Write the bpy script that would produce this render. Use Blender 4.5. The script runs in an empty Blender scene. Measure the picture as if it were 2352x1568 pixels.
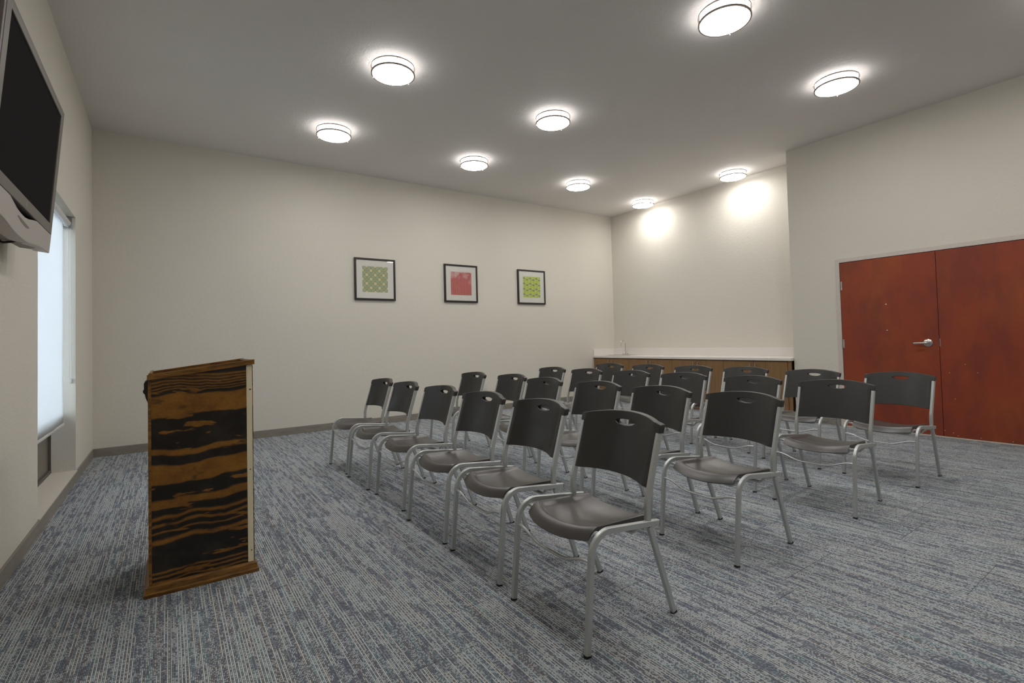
import bpy, bmesh, math, random
from mathutils import Vector, Matrix
from mathutils.geometry import delaunay_2d_cdt

S = bpy.context.scene
COL = S.collection
rad = math.radians

# ------------------------------------------------------------------ room dimensions (metres)
XL, YB, ZC = -0.724, 7.507, 3.823      # left wall, picture wall, ceiling
XR, XD, YC = 7.832, 7.274, 3.54        # alcove wall, door wall, outer corner
YR = -2.2                              # wall behind the camera
WY0, WY1, WZ0, WZ1 = 4.58, 6.25, 0.100, 2.50   # window opening
DY0, DY1, DZ = 0.93, 2.912, 2.13               # double door opening

# ------------------------------------------------------------------ helpers
def link(o, parent=None):
    COL.objects.link(o)
    if parent is not None:
        o.parent = parent
    return o

def obj(name, bm, mat, parent=None, smooth=False, bevel=0.0, segs=2, sharp=38):
    me = bpy.data.meshes.new(name)
    bmesh.ops.recalc_face_normals(bm, faces=bm.faces)
    bm.to_mesh(me); bm.free()
    me.materials.append(mat)
    o = bpy.data.objects.new(name, me)
    link(o, parent)
    if smooth:
        for p in me.polygons: p.use_smooth = True
        try: me.set_sharp_from_angle(angle=rad(sharp))
        except Exception: pass
    if bevel:
        m = o.modifiers.new('bevel', 'BEVEL'); m.width = bevel; m.segments = segs
        m.limit_method = 'ANGLE'; m.angle_limit = rad(40); m.harden_normals = False
    return o

def tag(o, label=None, cat=None, group=None, kind=None):
    if label: o['label'] = label
    if cat: o['category'] = cat
    if group: o['group'] = group
    if kind: o['kind'] = kind
    return o

def thing(name, label, cat, loc=(0, 0, 0), rz=0.0, group=None):
    o = bpy.data.objects.new(name, None); link(o)
    o.empty_display_size = 0.1
    o.location = loc; o.rotation_euler = (0, 0, rz)
    return tag(o, label, cat, group)

def struct(name, bm, mat, parent=None, **k):
    o = obj(name, bm, mat, parent, **k)
    if parent is None: o['kind'] = 'structure'
    return o

def dup(root, loc, rz, label):
    r = root.copy(); COL.objects.link(r); r.location = loc; r.rotation_euler = (0, 0, rz)
    r['label'] = label
    for ch in list(root.children):
        c = ch.copy(); COL.objects.link(c); c.parent = r
        for g in list(ch.children):
            d = g.copy(); COL.objects.link(d); d.parent = c
    return r

def BM(): return bmesh.new()

def box(bm, x0, x1, y0, y1, z0, z1):
    v = [bm.verts.new(p) for p in ((x0,y0,z0),(x1,y0,z0),(x1,y1,z0),(x0,y1,z0),(x0,y0,z1),(x1,y0,z1),(x1,y1,z1),(x0,y1,z1))]
    for f in ((0,3,2,1),(4,5,6,7),(0,1,5,4),(1,2,6,5),(2,3,7,6),(3,0,4,7)):
        bm.faces.new([v[i] for i in f])
    return bm

def boxes(*bs):
    bm = BM()
    for b in bs: box(bm, *b)
    return bm

def prism(bm, pts, f0, f1):
    """pts: 2D list; f0/f1 map a 2D point to 3D on each cap"""
    a = [bm.verts.new(f0(p)) for p in pts]; b = [bm.verts.new(f1(p)) for p in pts]
    n = len(pts)
    bm.faces.new(a); bm.faces.new(b[::-1])
    for i in range(n):
        bm.faces.new([a[i], b[i], b[(i+1) % n], a[(i+1) % n]])
    return bm

def octa(w, h, c=0.28):
    a, b = w/2, h/2; k = min(a, b)*c
    return [(a-k, b), (a, b-k), (a, -b+k), (a-k, -b), (-a+k, -b), (-a, -b+k), (-a, b-k), (-a+k, b)]

def circ(r, n=12, ry=None):
    ry = ry or r
    return [(r*math.cos(2*math.pi*i/n), ry*math.sin(2*math.pi*i/n)) for i in range(n)]

def fillet(pts, radii, seg=8):
    """round the inner corners of a polyline"""
    out = [Vector(pts[0])]
    for i in range(1, len(pts)-1):
        p, a, b = Vector(pts[i]), Vector(pts[i-1]), Vector(pts[i+1])
        r = radii[i-1]
        da, db = (a-p).normalized(), (b-p).normalized()
        ang = da.angle(db); t = r/math.tan(ang/2)
        s, e = p+da*t, p+db*t
        bis = (da+db).normalized(); c = p+bis*(r/math.sin(ang/2))
        vs, ve = s-c, e-c; tot = vs.angle(ve); ax = vs.cross(ve).normalized()
        for k in range(seg+1):
            out.append(c + Matrix.Rotation(tot*k/seg, 3, ax) @ vs)
    out.append(Vector(pts[-1]))
    return out

def sweep(bm, pts, sec, lat=(0, 1, 0), scale=None):
    """sweep the 2D section (lateral, in-plane) along pts"""
    pts = [Vector(p) for p in pts]; rings = []
    for i, p in enumerate(pts):
        if i == 0: t = pts[1]-p
        elif i == len(pts)-1: t = p-pts[i-1]
        else: t = (pts[i+1]-p).normalized() + (p-pts[i-1]).normalized()
        t.normalize(); L = Vector(lat); L = (L - t*L.dot(t)).normalized(); N = t.cross(L)
        k = scale[i] if scale else 1.0
        rings.append([bm.verts.new(p + L*a*k + N*b*k) for a, b in sec])
    n = len(sec)
    for a, b in zip(rings, rings[1:]):
        for i in range(n):
            bm.faces.new([a[i], a[(i+1) % n], b[(i+1) % n], b[i]])
    bm.faces.new(rings[0][::-1]); bm.faces.new(rings[-1])
    return bm

def lathe(bm, prof, n=48, c=(0, 0, 0), close=True):
    rings = []
    for r, z in prof:
        if r < 1e-6: rings.append([bm.verts.new((c[0], c[1], c[2]+z))])
        else: rings.append([bm.verts.new((c[0]+r*math.cos(2*math.pi*i/n), c[1]+r*math.sin(2*math.pi*i/n), c[2]+z)) for i in range(n)])
    for a, b in zip(rings, rings[1:]):
        for i in range(n):
            j = (i+1) % n
            q = [a[0]] if len(a) == 1 else [a[i], a[j]]
            q += [b[0]] if len(b) == 1 else [b[j], b[i]]
            if len(q) > 2: bm.faces.new(q)
    return bm

def smooth(a, b, x):
    t = max(0.0, min(1.0, (x-a)/(b-a))); return t*t*(3-2*t)

# ------------------------------------------------------------------ materials
class NT:
    def __init__(s, name):
        s.m = bpy.data.materials.new(name); s.m.use_nodes = True
        s.t = s.m.node_tree; s.b = s.t.nodes['Principled BSDF']; s.out = s.t.nodes['Material Output']
    def n(s, kind, **kw):
        nd = s.t.nodes.new(kind)
        for k, v in kw.items(): setattr(nd, k, v)
        return nd
    def l(s, a, b): s.t.links.new(a, b)
    def val(s, sock, v):
        if hasattr(v, 'links') or hasattr(v, 'is_output'): s.l(v, sock)
        else: sock.default_value = v
    def math(s, op, a, b=None, c=None, clamp=False):
        nd = s.n('ShaderNodeMath', operation=op); nd.use_clamp = clamp
        s.val(nd.inputs[0], a)
        if b is not None: s.val(nd.inputs[1], b)
        if c is not None: s.val(nd.inputs[2], c)
        return nd.outputs[0]
    def mix(s, f, a, b, mode='MIX'):
        nd = s.n('ShaderNodeMix', data_type='RGBA', blend_type=mode)
        s.val(nd.inputs['Factor'], f)
        for i, v in ((6, a), (7, b)):
            if isinstance(v, tuple) and len(v) == 3: v = (*v, 1)
            s.val(nd.inputs[i], v)
        return nd.outputs[2]
    def coord(s, which='Object', scale=(1, 1, 1), rot=(0, 0, 0)):
        tc = s.n('ShaderNodeTexCoord'); mp = s.n('ShaderNodeMapping')
        s.l(tc.outputs[which], mp.inputs['Vector'])
        mp.inputs['Scale'].default_value = scale; mp.inputs['Rotation'].default_value = rot
        return mp.outputs[0]
    def noise(s, vec, scale=5, detail=3, rough=.5, dist=0.0):
        nd = s.n('ShaderNodeTexNoise'); s.l(vec, nd.inputs['Vector'])
        nd.inputs['Scale'].default_value = scale; nd.inputs['Detail'].default_value = detail
        nd.inputs['Roughness'].default_value = rough; nd.inputs['Distortion'].default_value = dist
        return nd.outputs['Fac']
    def ramp(s, f, stops, interp='LINEAR'):
        nd = s.n('ShaderNodeValToRGB'); nd.color_ramp.interpolation = interp
        cr = nd.color_ramp
        while len(cr.elements) > 1: cr.elements.remove(cr.elements[0])
        for i, (p, c) in enumerate(stops):
            e = cr.elements[0] if i == 0 else cr.elements.new(p)
            e.position = p; e.color = (*c, 1) if len(c) == 3 else c
        s.l(f, nd.inputs[0]); return nd.outputs['Color']
    def wn(s, a, b=0.0, c=0.0):
        cb = s.n('ShaderNodeCombineXYZ')
        for i, v in enumerate((a, b, c)): s.val(cb.inputs[i], v)
        nd = s.n('ShaderNodeTexWhiteNoise', noise_dimensions='3D'); s.l(cb.outputs[0], nd.inputs['Vector'])
        return nd.outputs['Value']
    def bump(s, h, strength=.2, dist=.002):
        nd = s.n('ShaderNodeBump'); s.l(h, nd.inputs['Height'])
        nd.inputs['Strength'].default_value = strength; nd.inputs['Distance'].default_value = dist
        s.l(nd.outputs[0], s.b.inputs['Normal'])
    def set(s, color=None, rough=None, metal=None, spec=None, coat=None):
        if color is not None: s.val(s.b.inputs['Base Color'], (*color, 1) if isinstance(color, tuple) and len(color) == 3 else color)
        if rough is not None: s.val(s.b.inputs['Roughness'], rough)
        if metal is not None: s.val(s.b.inputs['Metallic'], metal)
        if spec is not None: s.val(s.b.inputs['Specular IOR Level'], spec)
        if coat is not None: s.val(s.b.inputs['Coat Weight'], coat)
        return s.m

def plain(name, c, r=.5, metal=0.0, spec=.5, nscale=0, nbump=0.0):
    t = NT(name)
    v = t.coord('Object')
    f = t.noise(v, nscale or 40, 3)
    col = t.mix(f, tuple(x*.93 for x in c), tuple(min(1, x*1.07) for x in c))
    t.set(col, r, metal, spec)
    if nbump: t.bump(f, nbump, .001)
    return t.m

def m_wall(name, c, bump=.45, scale=85):
    t = NT(name); v = t.coord('Object')
    big = t.noise(v, 1.3, 2)
    col = t.mix(big, tuple(x*.97 for x in c), tuple(x*1.03 for x in c))
    t.set(col, .75, 0, .25)
    h = t.noise(v, scale, 4, .6)
    h2 = t.noise(v, scale*.35, 2, .5)
    t.bump(t.math('ADD', h, t.math('MULTIPLY', h2, .8)), bump, .004)
    return t.m

def m_carpet():
    t = NT('carpet_loop_pile'); v = t.coord('Object')
    sp = t.n('ShaderNodeSeparateXYZ'); t.l(v, sp.inputs[0]); X, Y = sp.outputs[0], sp.outputs[1]
    M = t.math
    # carpet planks: 0.5 m wide, 1 m long, staggered
    ti = M('FLOOR', M('DIVIDE', X, .5)); toff = t.wn(ti, 3.0)
    tj = M('FLOOR', M('ADD', Y, toff))
    tile = t.wn(ti, tj, 9.0)
    P, Q = .0056, .0066
    xi = M('FLOOR', M('DIVIDE', X, P)); fx = M('FRACT', M('DIVIDE', X, P))
    prof = M('SUBTRACT', 1.0, M('ABSOLUTE', M('MULTIPLY', M('SUBTRACT', fx, .5), 2.0)))
    half = M('FLOOR', M('DIVIDE', xi, 2.0)); even = M('LESS_THAN', M('FRACT', M('DIVIDE', xi, 2.0)), .25)
    # cream lines running along the yarn, only on every other row
    lr = M('FLOOR', M('DIVIDE', M('ADD', Y, M('MULTIPLY', t.wn(xi, 1.0), 3.0)), .55))
    clus = t.wn(M('FLOOR', M('DIVIDE', xi, 9.0)), lr, 31.0)
    line = M('MULTIPLY', even, M('GREATER_THAN', t.wn(xi, lr, tj), M('MULTIPLY_ADD', clus, .45, .22)))
    # rectangular patches a few rows wide set how many light stitches show
    xj = M('FLOOR', M('DIVIDE', M('SUBTRACT', xi, 1.0), 3.0))
    pr = M('FLOOR', M('DIVIDE', M('ADD', Y, M('MULTIPLY', t.wn(xj, 7.0), 2.0)), .10))
    pv = t.wn(xj, pr, 2.0)
    xk = M('FLOOR', M('DIVIDE', xi, 3.0))
    pr2 = M('FLOOR', M('DIVIDE', M('ADD', Y, M('MULTIPLY', t.wn(xk, 4.0), 2.0)), .045))
    pv2 = t.wn(xk, pr2, 5.0)
    dk = M('MAXIMUM', M('GREATER_THAN', pv, .87), M('GREATER_THAN', pv2, .90))
    yo = M('ADD', M('DIVIDE', Y, Q), M('MULTIPLY', xi, .5))
    yi = M('FLOOR', yo); st = t.wn(xi, yi, 6.0); fy = M('FRACT', yo)
    stp = M('SUBTRACT', 1.0, M('ABSOLUTE', M('MULTIPLY', M('SUBTRACT', fy, .5), 2.0)))
    steel = t.mix(st, (.135, .185, .210), (.225, .275, .295))
    plum = t.mix(st, (.140, .128, .132), (.225, .215, .218))
    slate = t.mix(st, (.115, .130, .165), (.200, .215, .245))
    cc = t.wn(xi, lr, 12.0)
    basec = t.mix(M('GREATER_THAN', cc, .40), slate, steel)
    basec = t.mix(M('GREATER_THAN', cc, .72), basec, plum)
    dens = M('MULTIPLY_ADD', pv, .42, .34)
    fl = M('MULTIPLY', M('GREATER_THAN', st, dens), M('MULTIPLY', M('GREATER_THAN', prof, .30), M('GREATER_THAN', stp, .25)))
    basec = t.mix(M('MULTIPLY', fl, .80), basec, (.50, .545, .55))
    navy = t.mix(st, (.085, .098, .138), (.150, .163, .200))
    basec = t.mix(M('MULTIPLY', dk, .58), basec, navy)
    cream = t.mix(st, (.455, .485, .475), (.58, .61, .585))
    lf = M('MULTIPLY', line, M('SUBTRACT', 1.0, M('MULTIPLY', M('GREATER_THAN', pv, .87), .7)))
    lf = M('MULTIPLY', lf, M('MULTIPLY', M('SUBTRACT', prof, .12), 2.2, clamp=True))
    col = t.mix(M('MULTIPLY', lf, .92), basec, cream)
    groove = M('MULTIPLY_ADD', M('MINIMUM', M('MULTIPLY', prof, 3.0), 1.0), .40, .60)
    cb = t.n('ShaderNodeCombineColor')
    tl = M('MULTIPLY', groove, M('MULTIPLY_ADD', tile, .10, 1.16))
    for i in range(3): t.l(tl, cb.inputs[i])
    col = t.mix(1.0, col, cb.outputs[0], 'MULTIPLY')
    sx = M('LESS_THAN', M('FRACT', M('DIVIDE', X, .5)), .006)
    sy = M('LESS_THAN', M('FRACT', M('ADD', Y, toff)), .0045)
    col = t.mix(M('MULTIPLY', M('MAXIMUM', sx, sy), .5), col, (.035, .04, .055))
    t.set(col, .95, 0, .1)
    h = M('ADD', M('MULTIPLY', prof, .7), M('MULTIPLY', stp, .5))
    t.bump(M('ADD', h, M('MULTIPLY', st, .5)), .5, .003)
    return t.m

def m_plastic(name, c, r=.36, sp=.5):
    t = NT(name); v = t.coord('Object')
    f = t.noise(v, 700, 2); t.set(t.mix(t.noise(v, 9, 2), c, tuple(x*1.15 for x in c)), t.math('MULTIPLY_ADD', t.noise(v, 14, 3), .10, r-.05), 0, sp)
    t.bump(f, .12, .0006)
    return t.m

def m_metal(name, c, r, metal=1.0):
    t = NT(name); v = t.coord('Object')
    f = t.noise(v, 500, 2)
    t.set(t.mix(f, tuple(x*.92 for x in c), c), t.math('MULTIPLY_ADD', f, .1, r-.05), metal, .5)
    return t.m

def m_lectern():
    """dark-stained plywood: amber bands and knots along the height"""
    t = NT('stained_plywood'); v = t.coord('Object')
    sp = t.n('ShaderNodeSeparateXYZ'); t.l(v, sp.inputs[0])
    xs, z = sp.outputs[0], sp.outputs[2]
    n1 = t.noise(t.coord('Object', (5.0, 5.0, 3.0)), 1.0, 2, .5)
    n2 = t.noise(t.coord('Object', (12.0, 12.0, 60.0)), 1.0, 3, .6)
    zz = t.math('ADD', z, t.math('MULTIPLY_ADD', n1, .075, -.0375))
    zz = t.math('ADD', zz, t.math('MULTIPLY_ADD', n2, .010, -.005))
    zz = t.math('SUBTRACT', zz, t.math('MULTIPLY', xs, .05))
    A, D, Q = (.46, .205, .022), (.010, .0065, .004), (.27, .105, .012)
    def zof(y): return max(0.0, min(1.0, (1.095-(y-190)/1160*1.05)/1.2))
    bands = [(194, 205), (214, 223), (232, 241), (250, 258), (268, 275), (284, 290), (312, 430), (606, 636), (690, 800), (884, 925), (972, 988), (1010, 1024), (1050, 1058), (1090, 1112), (1275, 1284), (1300, 1308), (1326, 1334)]
    # two ramps share the bands (32-stop limit)
    def bandramp(bs, interp='EASE'):
        st = []
        for a, b in sorted(bs, key=lambda q: -q[0]):
            lo, hi = zof(b), zof(a); e = min(.003, (hi-lo)*.25)
            st += [(lo-e, (0, 0, 0)), (lo+e, (1, 1, 1)), (hi-e, (1, 1, 1)), (hi+e, (0, 0, 0))]
        return t.ramp(t.math('DIVIDE', zz, 1.2), st)
    f = t.mix(1.0, t.mix(1.0, bandramp(bands[:6]), bandramp(bands[6:12]), 'ADD'), bandramp(bands[12:]), 'ADD')
    rgb = t.n('ShaderNodeSeparateColor'); t.l(f, rgb.inputs[0]); F = rgb.outputs[0]
    # broad areas break up into islands
    isl = t.noise(t.coord('Object', (4.2, 4.2, 9.0)), 1.0, 3, .6)
    br = t.ramp(isl, [(0, (0, 0, 0)), (.36, (0, 0, 0)), (.42, (1, 1, 1)), (1, (1, 1, 1))])
    knot = t.ramp(t.noise(t.coord('Object', (3.0, 3.0, 13.0)), 1.7, 3, .55), [(0, (0, 0, 0)), (.60, (0, 0, 0)), (.63, (.9, .9, .9)), (1, (.9, .9, .9))])
    k2 = t.n('ShaderNodeSeparateColor'); t.l(knot, k2.inputs[0])
    b2 = t.n('ShaderNodeSeparateColor'); t.l(br, b2.inputs[0])
    F = t.math('MAXIMUM', t.math('MULTIPLY', F, t.math('MULTIPLY_ADD', b2.outputs[0], .75, .25)), k2.outputs[0])
    streak = t.noise(t.coord('Object', (90, 90, 220)), 1.0, 4, .8)
    blot = t.noise(t.coord('Object', (7, 7, 9)), 1.0, 3, .6)
    amb = t.mix(t.ramp(blot, [(0, (0, 0, 0)), (.35, (0, 0, 0)), (.65, (1, 1, 1)), (1, (1, 1, 1))]), Q, A)
    amb = t.mix(t.math('MULTIPLY', t.math('SUBTRACT', 1.0, streak), .85), amb, (.035, .015, .004))
    drk = t.mix(t.ramp(blot, [(0, (0, 0, 0)), (.5, (0, 0, 0)), (.8, (1, 1, 1)), (1, (1, 1, 1))]), D, (.035, .028, .022))
    col = t.mix(F, drk, amb)
    t.set(col, t.math('MULTIPLY_ADD', streak, .25, .22), 0, .4)
    t.bump(t.noise(t.coord('Object', (160, 160, 12)), 1.0, 2), .15, .001)
    return t.m

def m_wood(name, c0, c1, scale=(6, 60, 60), rough=.4, bump=.05):
    t = NT(name); v = t.coord('Object', scale)
    f = t.noise(v, 1.0, 4, .6, .4)
    g = t.ramp(f, [(0, c0), (.3, c0), (.7, c1), (1, c1)])
    t.set(g, rough, 0, .4); t.bump(f, bump, .001)
    return t.m

def m_door():
    t = NT('mahogany_veneer')
    cl = t.noise(t.coord('Object', (1, 2.2, 1.0)), 1.2, 2, .5)
    gr = t.noise(t.coord('Object', (40, 40, 3.0)), 1.0, 4, .6)
    dk = t.noise(t.coord('Object', (1, 3.5, 1.6), (.2, 0, 0)), 1.3, 3, .6)
    a = t.ramp(cl, [(0, (.31, .062, .031)), (.45, (.31, .062, .031)), (.68, (.36, .086, .030)), (1, (.38, .094, .030))])
    a = t.mix(t.ramp(dk, [(0, (.55, .55, .55)), (.38, (.5, .5, .5)), (.6, (0, 0, 0)), (1, (0, 0, 0))]), a, (.155, .042, .036))
    a = t.mix(t.math('MULTIPLY', gr, .35), a, (.20, .045, .022))
    t.set(a, t.math('MULTIPLY_ADD', cl, .15, .33), 0, .25)
    t.bump(t.noise(t.coord('Object', (1, 3, 3)), 1.5, 1), .25, .01)
    return t.m

def m_emit(name, c, s):
    t = NT(name); t.set((.9, .9, .88), .4)
    t.b.inputs['Emission Color'].default_value = (*c, 1); t.b.inputs['Emission Strength'].default_value = s
    return t.m

def m_glass(name, refl=1.0, tint=(1, 1, 1)):
    t = NT(name); tr = t.n('ShaderNodeBsdfTransparent'); gl = t.n('ShaderNodeBsdfGlossy')
    tr.inputs[0].default_value = (*tint, 1)
    gl.inputs['Roughness'].default_value = .01; fr = t.n('ShaderNodeFresnel'); fr.inputs[0].default_value = 1.5
    mx = t.n('ShaderNodeMixShader'); t.l(t.math('MULTIPLY', fr.outputs[0], refl), mx.inputs[0]); t.l(tr.outputs[0], mx.inputs[1]); t.l(gl.outputs[0], mx.inputs[2])
    t.l(mx.outputs[0], t.out.inputs[0]); return t.m

def m_blind():
    t = NT('roller_blind_fabric')
    f = t.noise(t.coord('Object', (1, 400, 400)), 1.0, 2)
    col = t.mix(f, (.80, .81, .82), (.88, .89, .90))
    d = t.n('ShaderNodeBsdfDiffuse'); tl = t.n('ShaderNodeBsdfTranslucent'); mx = t.n('ShaderNodeMixShader')
    t.l(col, d.inputs[0]); t.l(col, tl.inputs[0]); mx.inputs[0].default_value = .5
    t.l(d.outputs[0], mx.inputs[1]); t.l(tl.outputs[0], mx.inputs[2]); t.l(mx.outputs[0], t.out.inputs[0])
    return t.m

WALL = m_wall('orange_peel_paint', (.705, .672, .598))
CEIL = m_wall('ceiling_texture_paint', (.78, .755, .725), .6, 60)
BASE = m_wood('baseboard_vinyl', (.225, .205, .172), (.285, .262, .225), (9, 9, 30), .5, .02)
CARPET = m_carpet()
TRIMP = plain('frame_paint', (.62, .56, .51), .4)
PLASTIC = m_plastic('charcoal_plastic', (.030, .029, .0275), .40)
SEATP = m_plastic('charcoal_seat_plastic', (.045, .041, .038), .37, .95)
SILVER = m_metal('silver_paint', (.58, .60, .595), .38, .55)
RUBBER = plain('black_rubber', (.012, .012, .012), .6)
LECT = m_lectern()
LTRIM = m_wood('stained_trim', (.075, .030, .007), (.30, .14, .025), (10, 60, 60), .35, .1)
RAWPLY = m_wood('raw_wood_edge', (.78, .68, .46), (.88, .80, .60), (60, 60, 5), .6, .1)
CABW = m_wood('walnut_laminate', (.200, .108, .046), (.300, .175, .080), (70, 70, 3.0), .45, .02)
CABD = plain('cabinet_shadow_gap', (.03, .016, .008), .6)
QUARTZ = plain('white_quartz', (.80, .76, .72), .25, nscale=300)
STEEL = m_metal('brushed_nickel', (.62, .60, .57), .28)
CHROME = m_metal('polished_chrome', (.80, .80, .80), .1)
RINGM = m_metal('lamp_ring_nickel', (.30, .26, .235), .4, .8)
DOORM = m_door()
DIFF = m_emit('lamp_diffuser_lit', (1.0, .97, .945), 22.0)
DRUM = m_emit('lamp_drum_lit', (1.0, .97, .96), 4.5)
PANM = plain('lamp_pan_white', (.7, .68, .66), .5)
BLACKF = plain('black_frame_wood', (.016, .013, .011), .35)
MAT = plain('picture_mat', (.93, .915, .86), .8)
PGLASS = m_glass('picture_glass', .6)
WGLASS = m_glass('window_glass', 1.0, (.8, .8, .78))
BLIND = m_blind()
WHITEP = plain('white_plastic', (.66, .65, .63), .4)
WFRAME = plain('bronze_window_frame', (.10, .085, .07), .5)
TVB = m_metal('tv_bezel_grey', (.165, .150, .132), .45, .25)
TVS = NT('tv_screen').set((.030, .0265, .0285), .6, 0, 0.0)
TVSIDE = plain('tv_side_red_brown', (.15, .125, .118), .35)
TVSIL = m_metal('tv_silver', (.50, .465, .44), .42, .35)
BLACKP = plain('black_plastic', (.012, .011, .011), .45)
CLEAR = plain('clear_bracket_plastic', (.50, .50, .48), .25)
GROUND = plain('outside_gravel', (.055, .045, .034), .9)

# ------------------------------------------------------------------ room shell
T = .30
struct('floor', boxes((XL-.02, XR+.02, YR-.02, YB+.02, -.06, 0)), CARPET)
struct('ceiling', boxes((XL-T, XR+T, YR-T, YB+T, ZC, ZC+.12)), CEIL)
struct('wall_back', boxes((XL-T, XR+T, YB, YB+T, -.06, ZC)), WALL)
struct('wall_rear', boxes((XL-T, XR+T, YR-T, YR, -.06, ZC)), WALL)
struct('wall_left', boxes((XL-T, XL, YR, WY0, -.06, ZC), (XL-T, XL, WY1, YB, -.06, ZC),
                          (XL-T, XL, WY0, WY1, -.06, WZ0), (XL-T, XL, WY0, WY1, WZ1, ZC)), WALL)
struct('wall_alcove', boxes((XR, XR+T, YC, YB, -.06, ZC)), WALL)
struct('wall_right', boxes((XD, XR+T, DY1+.055, YC, -.06, ZC), (XD, XR+T, YR, DY0-.055, -.06, ZC),
                           (XD, XR+T, DY0-.055, DY1+.055, DZ+.055, ZC), (XD+.20, XR+T, DY0-.055, DY1+.055, -.06, DZ+.055)), WALL)
# baseboards
bt, bh = .012, .097
def baseb(name, *bs):
    o = struct(name, boxes(*bs), BASE, bevel=.003); return o
baseb('baseboard_back', (XL+bt, 7.19+.04, YB-bt, YB, 0, bh))
baseb('baseboard_left', (XL, XL+bt, YR, YB, 0, bh))
baseb('baseboard_right', (XD-bt, XD, DY1+.055, YC, 0, bh), (XD-bt, XD, YR, DY0-.055, 0, bh))
# painted door frame
fr = BM()
for b in ((XD-.012, XD+.05, DY1+.004, DY1+.055, 0, DZ+.055), (XD-.012, XD+.05, DY0-.055, DY0-.004, 0, DZ+.055), (XD-.012, XD+.05, DY0-.004, DY1+.004, DZ+.006, DZ+.055),
          (XD+.05, XD+.20, DY1+.004, DY1+.055, 0, DZ+.055), (XD+.05, XD+.20, DY0-.055, DY0-.004, 0, DZ+.055), (XD+.05, XD+.20, DY0-.004, DY1+.004, DZ+.006, DZ+.055)):
    box(fr, *b)
struct('trim_1', fr, TRIMP)
struct('trim_2', boxes((XD-.016, XD+.12, DY0, DY1, 0, .011)), plain('pale_threshold', (.68, .60, .48), .4))

def door_leaf(n, y0, y1, hinges_at, handle):
    d = struct('door_%d' % n, boxes((XD-.006, XD+.038, y0, y1, .014, DZ)), DOORM, bevel=.002)
    for z in (.28, 1.075, 1.83):
        hb = BM(); s = 1 if hinges_at > (y0+y1)/2 else -1
        lathe(hb, [(0, 0), (.0075, 0), (.0075, .115), (0, .115)], 10, (XD-.014, hinges_at+s*.002, z-.057))
        box(hb, XD-.009, XD-.0062, hinges_at-s*.0, hinges_at-s*.0+.02*s*-1, z-.057, z+.057) if s < 0 else box(hb, XD-.009, XD-.0062, hinges_at-.02, hinges_at, z-.057, z+.057)
        obj('hinge', hb, STEEL, d, smooth=True)
    if handle:
        hy, hz = handle
        r = BM(); sec = [(0, 0), (.044, 0), (.044, .006), (.036, .012), (.016, .014), (.016, .038), (0, .038)]
        lathe(r, sec, 32)
        for v in r.verts: v.co = Vector((XD-.006-v.co.z, hy+v.co.x, hz+v.co.y))
        rose = obj('door_handle', r, STEEL, d, smooth=True)
        lv = BM()
        sweep(lv, fillet([(XD-.028, hy, hz), (XD-.052, hy, hz), (XD-.056, hy+.125, hz-.004)], [.012]), circ(.0115, 12, .009), (0, 0, 1))
        obj('lever', lv, STEEL, rose, smooth=True)
        kb = BM(); lathe(kb, [(0, 0), (.008, 0), (.008, .004), (.004, .006), (0, .006)], 16)
        for v in kb.verts: v.co = Vector((XD-.061-v.co.z, hy+v.co.x, hz+v.co.y))
        obj('lock_button', kb, CHROME, rose, smooth=True)
    return d
ym = 1.919
d1 = door_leaf(1, ym+.002, DY1, DY1, (2.022, 1.075))
d2 = door_leaf(2, DY0, ym-.002, DY0, None)
for z in (1.555, 1.232):                                    # two small screw heads left on the leaf
    sb = BM(); lathe(sb, [(0, 0), (.009, 0), (.008, .004), (0, .005)], 14)
    for v in sb.verts: v.co = Vector((XD-.006-v.co.z, 2.415+v.co.x, z+v.co.y))
    obj('screw_head', sb, CHROME, d1, smooth=True)
obj('latch_plate', boxes((XD-.0085, XD-.005, ym-.010, ym-.0025, 1.03, 1.125)), STEEL, d2)
random.seed(4)
cb_ = BM()                                                   # chipped lower edge shows bare wood
for k in range(9):
    y = ym+.01+random.random()*.40; w = .008+random.random()*.03
    box(cb_, XD-.0068, XD-.005, y, y+w, .0145, .0145+.004+random.random()*.008)
obj('edge_chips', cb_, RAWPLY, d1)
cb_ = BM()
for y, z in ((1.905, .075), (1.83, .055), (1.79, .03), (1.6, .03), (1.35, .028), (1.70, .83), (1.60, .74), (1.84, .73), (1.80, .44)):
    box(cb_, XD-.0066, XD-.005, y, y+.006, z, z+.006)
obj('edge_chips', cb_, RAWPLY, d2)

# ------------------------------------------------------------------ window with roller blind
XG = XL-.172
wf = BM()
for b in ((XG-.05, XG, WY0, WY0+.045, WZ0, WZ1), (XG-.05, XG, WY1-.022, WY1, WZ0, WZ1), (XG-.05, XG, WY0, WY1, WZ0, WZ0+.035), (XG-.05, XG, WY0, WY1, WZ1-.045, WZ1)):
    box(wf, *b)
wn_ = struct('window_1', wf, WFRAME, bevel=.002)
gq = BM(); gq.faces.new([gq.verts.new(q) for q in ((XG-.027, WY0+.03, .66), (XG-.027, WY1-.02, .66), (XG-.027, WY1-.02, WZ1-.03), (XG-.027, WY0+.03, WZ1-.03))]); obj('pane', gq, WGLASS, wn_)
obj('lower_panel', boxes((XG-.034, XG-.020, WY0+.03, WY1-.02, WZ0+.02, .62)), plain('bronze_light_block', (.17, .148, .118), .35), wn_)  # opaque panel added in place of low glass, blocks daylight from the floor
obj('transom_bar', boxes((XG-.05, XG-.004, WY0+.045, WY1-.022, .62, .66)), WFRAME, wn_)
struct('trim_3', boxes((XG, XL+bt, WY0+.001, WY1-.001, WZ0-.008, WZ0+.004)), plain('sill_paint', (.68, .62, .53), .5))

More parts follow.
